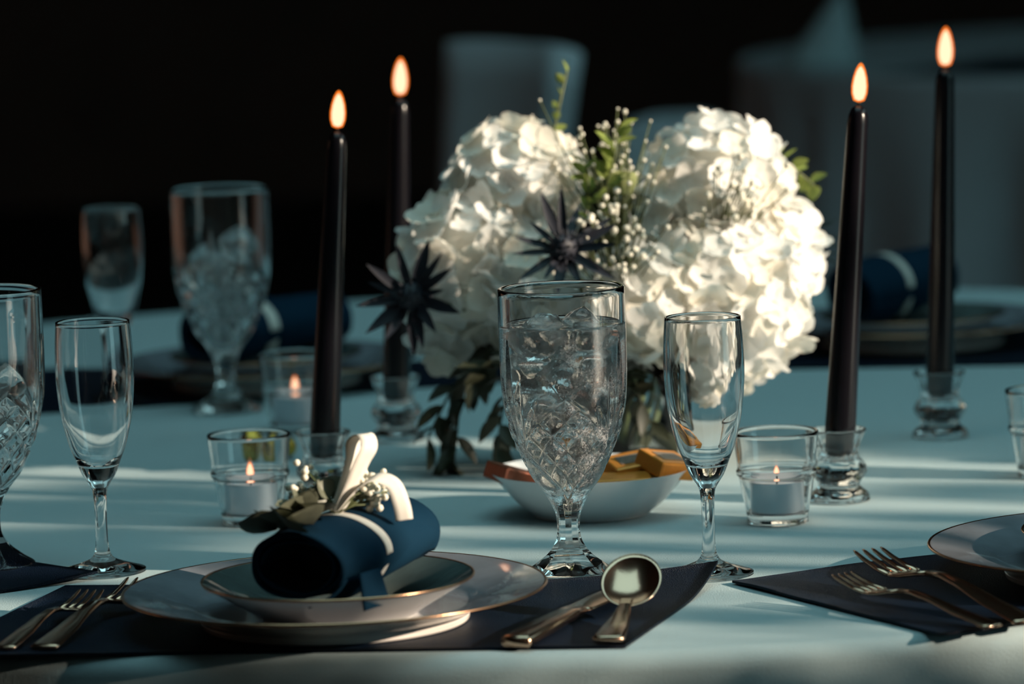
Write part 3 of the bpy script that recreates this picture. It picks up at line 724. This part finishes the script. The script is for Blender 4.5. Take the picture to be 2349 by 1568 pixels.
def goldball(label, x, y, r):
    g = G(); g.ball((0, 0, 0), r, r, r * .9, 14, 9, .12, x * 30)
    return tag(g.obj('gold_chocolate', 'gold', None, loc=(x, y, TZ + r * .9)), label, 'chocolate', 'gold foil chocolates')
goldball('gold foil chocolate, left one behind the left votive', -.195, -.175, .0115)
goldball('gold foil chocolate, right one behind the left votive', -.172, -.190, .0105)
goldball('gold foil chocolate at the right edge beside the blurred votive', .372, -.33, .012)

# ------------------------------------------------------------------ flowers
VX, VY = .085, -.285
t = thing('flower_vase', 'glass vase with dark stems under the white flowers', 'vase', (VX, VY, TZ + .0006))
g = G(); g.lathe([(.0, .0), (.030, .0), (.032, .002), (.034, .05), (.036, .085), (.0345, .085), (.0325, .05), (.0300, .006), (.0, .006)], 48); g.obj('vase_glass', 'thin', t)
rn = random.Random(4)
for k in range(16):
    a = rn.uniform(0, 6.28); r = rn.uniform(.004, .024)
    g = G(); g.tube([(r * cos(a) * .9, r * sin(a) * .9, .008), (r * cos(a + .8), r * sin(a + .8), .05), (r * 1.1 * cos(a + 1.2), r * 1.1 * sin(a + 1.2), .09)], .0028, 6); g.obj('stem', 'stem', t)
for k in range(14):
    a = rn.uniform(0, 6.28); g = G(); me = leafmesh(.04, .010, -.1, 'darkleaf', 'vase_leaf')
    d = Vector((cos(a), sin(a), rn.uniform(-.7, .4))).normalized(); link('leaf', me, t, (.026 * cos(a), .026 * sin(a), rn.uniform(.055, .09)), d.to_track_quat('X', 'Z'))

def floretmesh(seed, m):
    rn = random.Random(seed); g = G()
    for k in range(4):
        a0 = k * pi / 2 + rn.uniform(-.15, .15); L = rn.uniform(.0115, .0150); W = rn.uniform(.0068, .0082); cup = rn.uniform(.05, .45)
        tw = rn.uniform(-.3, .3)
        def fn(u, v):
            s = (v - .5) * 2; x = .0008 + L * u
            w = W * (sin(pi * (.10 + .80 * u)) ** .75 if u < .95 else .42) * min(1, u * 3 + .12)
            y = s * w; z = cup * L * u * u + .18 * w * s * s + tw * y * u
            if u > .95: x -= .0016 * s * s
            return (x * cos(a0) - y * sin(a0), x * sin(a0) + y * cos(a0), z)
        g.grid(4, 3, fn)
    return g.mesh('floret', m)
FLOR = [floretmesh(s, 'petal') for s in range(5)] + [floretmesh(s, 'petalb') for s in range(5, 7)]
def hydrangea(label, x, y, z, r, n, seed, sy=.9):
    rn = random.Random(seed)
    t = thing('hydrangea', label, 'flower', (x, y, TZ + z), None, 'white hydrangea heads')
    g = G(); g.ball((0, 0, 0), r * .80, r * .80 * sy, r * .80, 16, 10, .15, seed); g.obj('flower_core', 'core', t)
    dz = Vector((VX - x, VY - y, .07 - z)); g = G(); g.tube([(0, 0, -r * .5), dz * .5 + Vector((0, 0, -r * .3)), dz], .0025, 6); g.obj('stem', 'stem', t)
    ga = pi * (3 - sqrt(5))
    for i in range(n):
        c = 1 - 2 * (i + .5) / n; a = i * ga + rn.uniform(-.15, .15); c = max(-1, min(1, c + rn.uniform(-.05, .05))); s = sqrt(1 - c * c)
        d = Vector((s * cos(a), s * sin(a), c))
        k = 1 + .10 * noise.noise(d * 2.2 + Vector((seed, 0, 0))) + rn.uniform(-.08, .06)
        p = Vector((d.x * r, d.y * r * sy, d.z * r)) * (k * .93)
        nrm = (d + Vector((rn.gauss(0, .32), rn.gauss(0, .32), rn.gauss(0, .32)))).normalized()
        o = link('floret', FLOR[rn.randrange(len(FLOR))], t, p, nrm.to_track_quat('Z', 'Y') @ Quaternion((0, 0, 1), rn.uniform(0, 6.28)))
        sc = rn.uniform(.85, 1.2); o.scale = (sc, sc, sc)
    return t
hydrangea('white hydrangea head at the upper left of the arrangement', .006, -.255, .2000, .048, 78, 1)
hydrangea('white hydrangea head at the far left of the arrangement', -.028, -.275, .1500, .050, 84, 2)
hydrangea('white hydrangea head low behind the goblet rim', .012, -.285, .1350, .044, 70, 3)
hydrangea('small white hydrangea head lowest at the left, above the trailing leaves', -.035, -.245, .1050, .036, 50, 4)
hydrangea('white hydrangea head at the upper right of the arrangement', .150, -.255, .1950, .052, 86, 5)
hydrangea('large white hydrangea head at the lower right behind the flute', .152, -.295, .1180, .060, 110, 6)
hydrangea('white hydrangea head in the middle between goblet and flute', .095, -.320, .1200, .042, 66, 7)
hydrangea('white hydrangea head at the far right edge of the arrangement', .186, -.255, .1500, .040, 62, 8)
hydrangea('small white hydrangea head at the lower right underside', .140, -.270, .0780, .036, 48, 9)
hydrangea('white hydrangea head deep in the centre of the arrangement', .108, -.255, .1600, .040, 60, 10)

def thistle(label, x, y, z, face, r, seed):
    rn = random.Random(seed); t = thing('sea_holly', label, 'flower', (x, y, TZ + z), None, 'dark sea holly thistles')
    f = Vector(face).normalized(); q = f.to_track_quat('Z', 'Y')
    g = G(); g.ball((0, 0, 0), r * .30, r * .30, r * .42, 12, 8)
    g.obj('cone', 'thistle', t, rot=q)
    sp = G(); sp.tube([(0, 0, 0), (0, 0, r * .14)], [r * .035, r * .008], 4); me = sp.mesh('spine', 'thistle')
    for i in range(60):
        c = 1 - 1.7 * (i + .5) / 60; a = i * 2.4; s = sqrt(1 - c * c); d = Vector((s * cos(a), s * sin(a), c))
        link('spine', me, t, q @ Vector((d.x * r * .28, d.y * r * .28, d.z * r * .39)), q @ d.to_track_quat('Z', 'Y'))
    me = leafmesh(r, r * .10, .10, 'thistle', 'bract', .7, 6, .4)
    for i in range(15):
        a = i * 2 * pi / 15 + rn.uniform(-.15, .15); d = Vector((cos(a), sin(a), rn.uniform(-.25, .45))).normalized()
        o = link('bract', me, t, q @ (d * r * .15), q @ d.to_track_quat('X', 'Z')); s = rn.uniform(.75, 1.15); o.scale = (s, s * rn.uniform(.8, 1.3), s)
    g = G(); dz = Vector((VX - x, VY - y, .08 - z)); g.tube([q @ Vector((0, 0, -r * .3)), dz * .4 - f * .02, dz], .0018, 6); g.obj('stem', 'stem', t)
    return t
thistle('dark blue sea holly thistle in the middle of the arrangement above the goblet', .038, -.375, .166, (-.1, -.8, .5), .036, 1)
thistle('dark sea holly thistle sticking out at the left of the arrangement', -.0695, -.325, .1320, (-.3, -.95, .15), .036, 2)

BUD = ballmesh(.0031, 'bud', 'blossom', 8, 5)
def gyp(label, x, y, z, base, n, spread, seed, bs=.85):
    rn = random.Random(seed); t = thing('babys_breath', label, 'flower', (x, y, TZ + z), None, "sprays of baby's breath")
    g = G(); b = Vector(base) - Vector((x, y, z)); tips = []
    for k in range(n):
        p = Vector((rn.gauss(0, spread[0]), rn.gauss(0, spread[1]), rn.gauss(0, spread[2])))
        m_ = b.lerp(p, .55) + Vector((rn.gauss(0, .003), rn.gauss(0, .003), rn.gauss(0, .003)))
        g.tube([b, m_, p], [.0008, .0006, .0004], 4); tips.append(p)
    g.obj('stems', 'stem', t)
    for p in tips:
        o = link('blossom', BUD, t, p); s = rn.uniform(.5, 1.1) * bs; o.scale = (s, s, s * rn.uniform(.8, 1.1))
    return t
gyp("spray of baby's breath right of the middle thistle", .072, -.362, .170, (.075, -.31, .12), 75, (.017, .008, .020), 1)
gyp("spray of baby's breath between the two upper hydrangeas", .074, -.290, .224, (.080, -.28, .15), 85, (.017, .010, .014), 2, .62)
gyp("spray of small white blossoms on the upper right hydrangea", .168, -.315, .198, (.15, -.27, .15), 30, (.016, .006, .012), 3)

LEAFG = leafmesh(.011, .0034, .1, 'green', 'green_bud', .8, 5, .5)
def sprig(label, pts, seed, n=9, L=1.0, me=None, name='green_leaf', m='green', rad=.0009, droop=0):
    rn = random.Random(seed); P = [Vector(p) for p in pts]; t = thing('leafy_sprig', label, 'greenery', P[0] + Vector((0, 0, TZ)), None, 'sprigs of greenery')
    g = G(); g.tube([p - P[0] for p in P], rad, 5); g.obj('stem', 'stem' if m == 'green' else 'darkleaf', t)
    for k in range(n):
        s = (k + 1) / n * (len(P) - 1); i = min(int(s), len(P) - 2); p = P[i].lerp(P[i + 1], s - i) - P[0]; d = (P[i + 1] - P[i]).normalized()
        sd = Vector((rn.gauss(0, 1), rn.gauss(0, .6), rn.gauss(0, 1))); sd = (sd - d * sd.dot(d)).normalized() * (1 if k % 2 else -1)
        dd = (d * rn.uniform(.3, .9) + sd + Vector((0, 0, -droop))).normalized()
        o = link(name, me or LEAFG, t, p, dd.to_track_quat('X', 'Z') @ Quaternion((1, 0, 0), rn.uniform(-1, 1))); sc = L * rn.uniform(.75, 1.2); o.scale = (sc, sc, sc)
    return t
sprig('light green budding sprig rising above the left hydrangeas', [(.030, -.25, .20), (.034, -.245, .232), (.039, -.24, .255), (.046, -.24, .282)], 1, 9)
sprig('light green budding sprig poking out at the right of the flowers', [(.185, -.25, .215), (.200, -.245, .213), (.212, -.24, .203), (.222, -.24, .194)], 2, 10, 1.4)
sprig('light green sprig low at the right behind the flowers', [(.195, -.26, .12), (.212, -.25, .113), (.218, -.25, .100)], 3, 5)
sprig('light green sprig in the centre of the arrangement', [(.060, -.31, .17), (.070, -.325, .205), (.076, -.33, .225), (.080, -.33, .245)], 4, 12, 1.6)
sprig('light green sprig beside the small rosebud in the centre', [(.055, -.30, .18), (.058, -.315, .205), (.056, -.32, .222)], 6, 8, 1.3)
LEAFD = leafmesh(.026, .0058, -.18, 'darkleaf', 'trailing_leaf', .9, 6, .3)
def trail(label, pts, seed, n): return sprig(label, pts, seed, n, 1.0, LEAFD, 'trailing_leaf', 'dark', .0010, .5)
trail('dark trailing branch hanging lowest at the left of the vase', [(-.005, -.275, .098), (-.026, -.285, .072), (-.040, -.295, .042), (-.043, -.300, .020), (-.045, -.302, .006)], 1, 15)
trail('dark trailing branch hanging just left of the goblet', [(.020, -.29, .095), (-.002, -.31, .070), (-.010, -.32, .040), (-.013, -.33, .016)], 2, 13)
trail('dark leafy branch reaching left under the hydrangeas', [(.02, -.28, .095), (-.02, -.29, .082), (-.045, -.295, .060), (-.062, -.30, .028)], 3, 13)
trail('dark leafy branch tucked under the left hydrangeas', [(.03, -.30, .090), (.010, -.315, .085), (-.012, -.315, .078), (-.03, -.31, .072)], 4, 14)
trail('dark leafy branch under the right hydrangeas', [(.07, -.32, .085), (.085, -.335, .066), (.092, -.335, .046), (.10, -.33, .03)], 5, 12)
t = thing('grass_plume', 'thin dark grass plume behind the right of the flowers', 'greenery', (.195, -.20, TZ + .145), None)
rn = random.Random(5)
for k in range(26):
    d = Vector((rn.uniform(.5, 1), rn.uniform(-.1, .2), rn.gauss(.1, .45))).normalized(); L = rn.uniform(.03, .055)
    g = G(); g.tube([(-.03, -.02, -.02), d * L * .4, d * L + Vector((0, 0, -.004))], [.0006, .0005, .0002], 4); g.obj('blade', 'darkleaf', t)
def rosebud(label, x, y, z, r):
    t = thing('rosebud', label, 'flower', (x, y, TZ + z), None)
    for k in range(7):
        a0 = k * 2.4; rr = r * (.35 + .65 * k / 6)
        g = G()
        def fn(u, v): a = a0 + (u - .5) * 2.2; h = v * r * 1.3; q = rr * (.55 + .45 * sin(pi * min(1, v * .8))); return (q * cos(a), q * sin(a), h - r * .5 - .15 * r * (2 * u - 1) ** 2 * v)
        g.grid(6, 4, fn); g.obj('petal', 'rosem', t)
    g = G(); g.tube([(0, 0, -r * .5), (VX - x, VY - y, .08 - z)], .0018, 6); g.obj('stem', 'stem', t)
M['rosem'] = petalm('pale_green_petal', (0.45, 0.48, 0.22), .3)
rosebud('small pale green rosebud in the centre of the arrangement', .082, -.315, .205, .012)

# ------------------------------------------------------------------ background: covered chairs and a second table
def chair(label, x, y, rot, w=.42, top=.95, tilt=.12, flare=-.06, rnd_=.03):
    t = thing('banquet_chair', label, 'chair', (x, y, 0), (0, 0, rot), 'covered banquet chairs')
    g = G()
    def bk(u, v):
        a = (u - .5); z = .44 + v * (top - .44); bow = .03 * (1 - (2 * a) ** 2)
        return (a * w * (1 + flare * v), .20 + tilt * v * .6 + bow, z - rnd_ * v * (2 * a) ** 4)
    g.grid(10, 10, bk); o = g.obj('backrest', 'chair', t); s = o.modifiers.new('thick', 'SOLIDIFY'); s.thickness = .04
    g = G(); g.box((-w / 2, -.21, .40), (w / 2, .22, .46)); bevel(g.obj('seat', 'chair', t, smooth=False), .02, 3)
    for sx in (-1, 1):
        for sy in (-1, 1):
            g = G(); g.tube([(sx * (w / 2 - .03), sy * .18, .41), (sx * (w / 2 - .02), sy * .22, 0)], .013, 8); g.obj('leg', 'metal', t)
    return t
chair('blurred covered chair behind the white flowers, its back turned aslant', -.245, 2.10, R(-66), .21, .925, .10, .55, .004)
chair('blurred chair far behind the upper right hydrangea', .36, 3.2, R(20), .20, .74, .10)
T2 = (1.34, 4.6)
t = thing('banquet_table', 'second round table far behind on the right', 'table', (T2[0], T2[1], 0))
g = G(); g.lathe([(0, TZ - .03), (.9, TZ - .03), (.9, TZ - .006), (0, TZ - .006)], 48); g.obj('table_top', 'wood', t)
g = G(); g.tube([(0, 0, 0), (0, 0, TZ - .03)], .06, 12); g.obj('leg', 'metal', t)
tag(clothmesh(.92, .6, 4.4, 26).obj('tablecloth', 'chair', None, loc=(T2[0], T2[1], TZ)), 'pale cloth on the blurred second table far behind', 'tablecloth')
placemat([(.62, 4.06), (1.16, 3.78), (1.3, 4.2), (.86, 4.44)], 'dark placemat on the left of the blurred second table')
placemat([(1.24, 3.76), (1.8, 3.90), (1.7, 4.3), (1.34, 4.2)], 'dark placemat on the right of the blurred second table')
def foldednapkin(label, x, y, rot, h):
    g = G()
    def fn(u, v):
        a = (u - .5) * 2.2; r = .075 * (1 - v) + .004
        return (r * sin(a) + .035 * v, -r * cos(a), .004 + h * v)
    g.grid(12, 8, fn); o = g.obj('folded_napkin', 'cloth', None, loc=(x, y, TZ), rot=(0, 0, rot)); m_ = o.modifiers.new('thick', 'SOLIDIFY'); m_.thickness = .004
    return tag(o, label, 'napkin', 'pale folded napkins on the second table')
foldednapkin('pale folded napkin standing at the left of the second table', .55, 4.3, R(-10), .13)
foldednapkin('pale folded napkin standing at the upper right corner', 1.02, 4.5, R(10), .15)
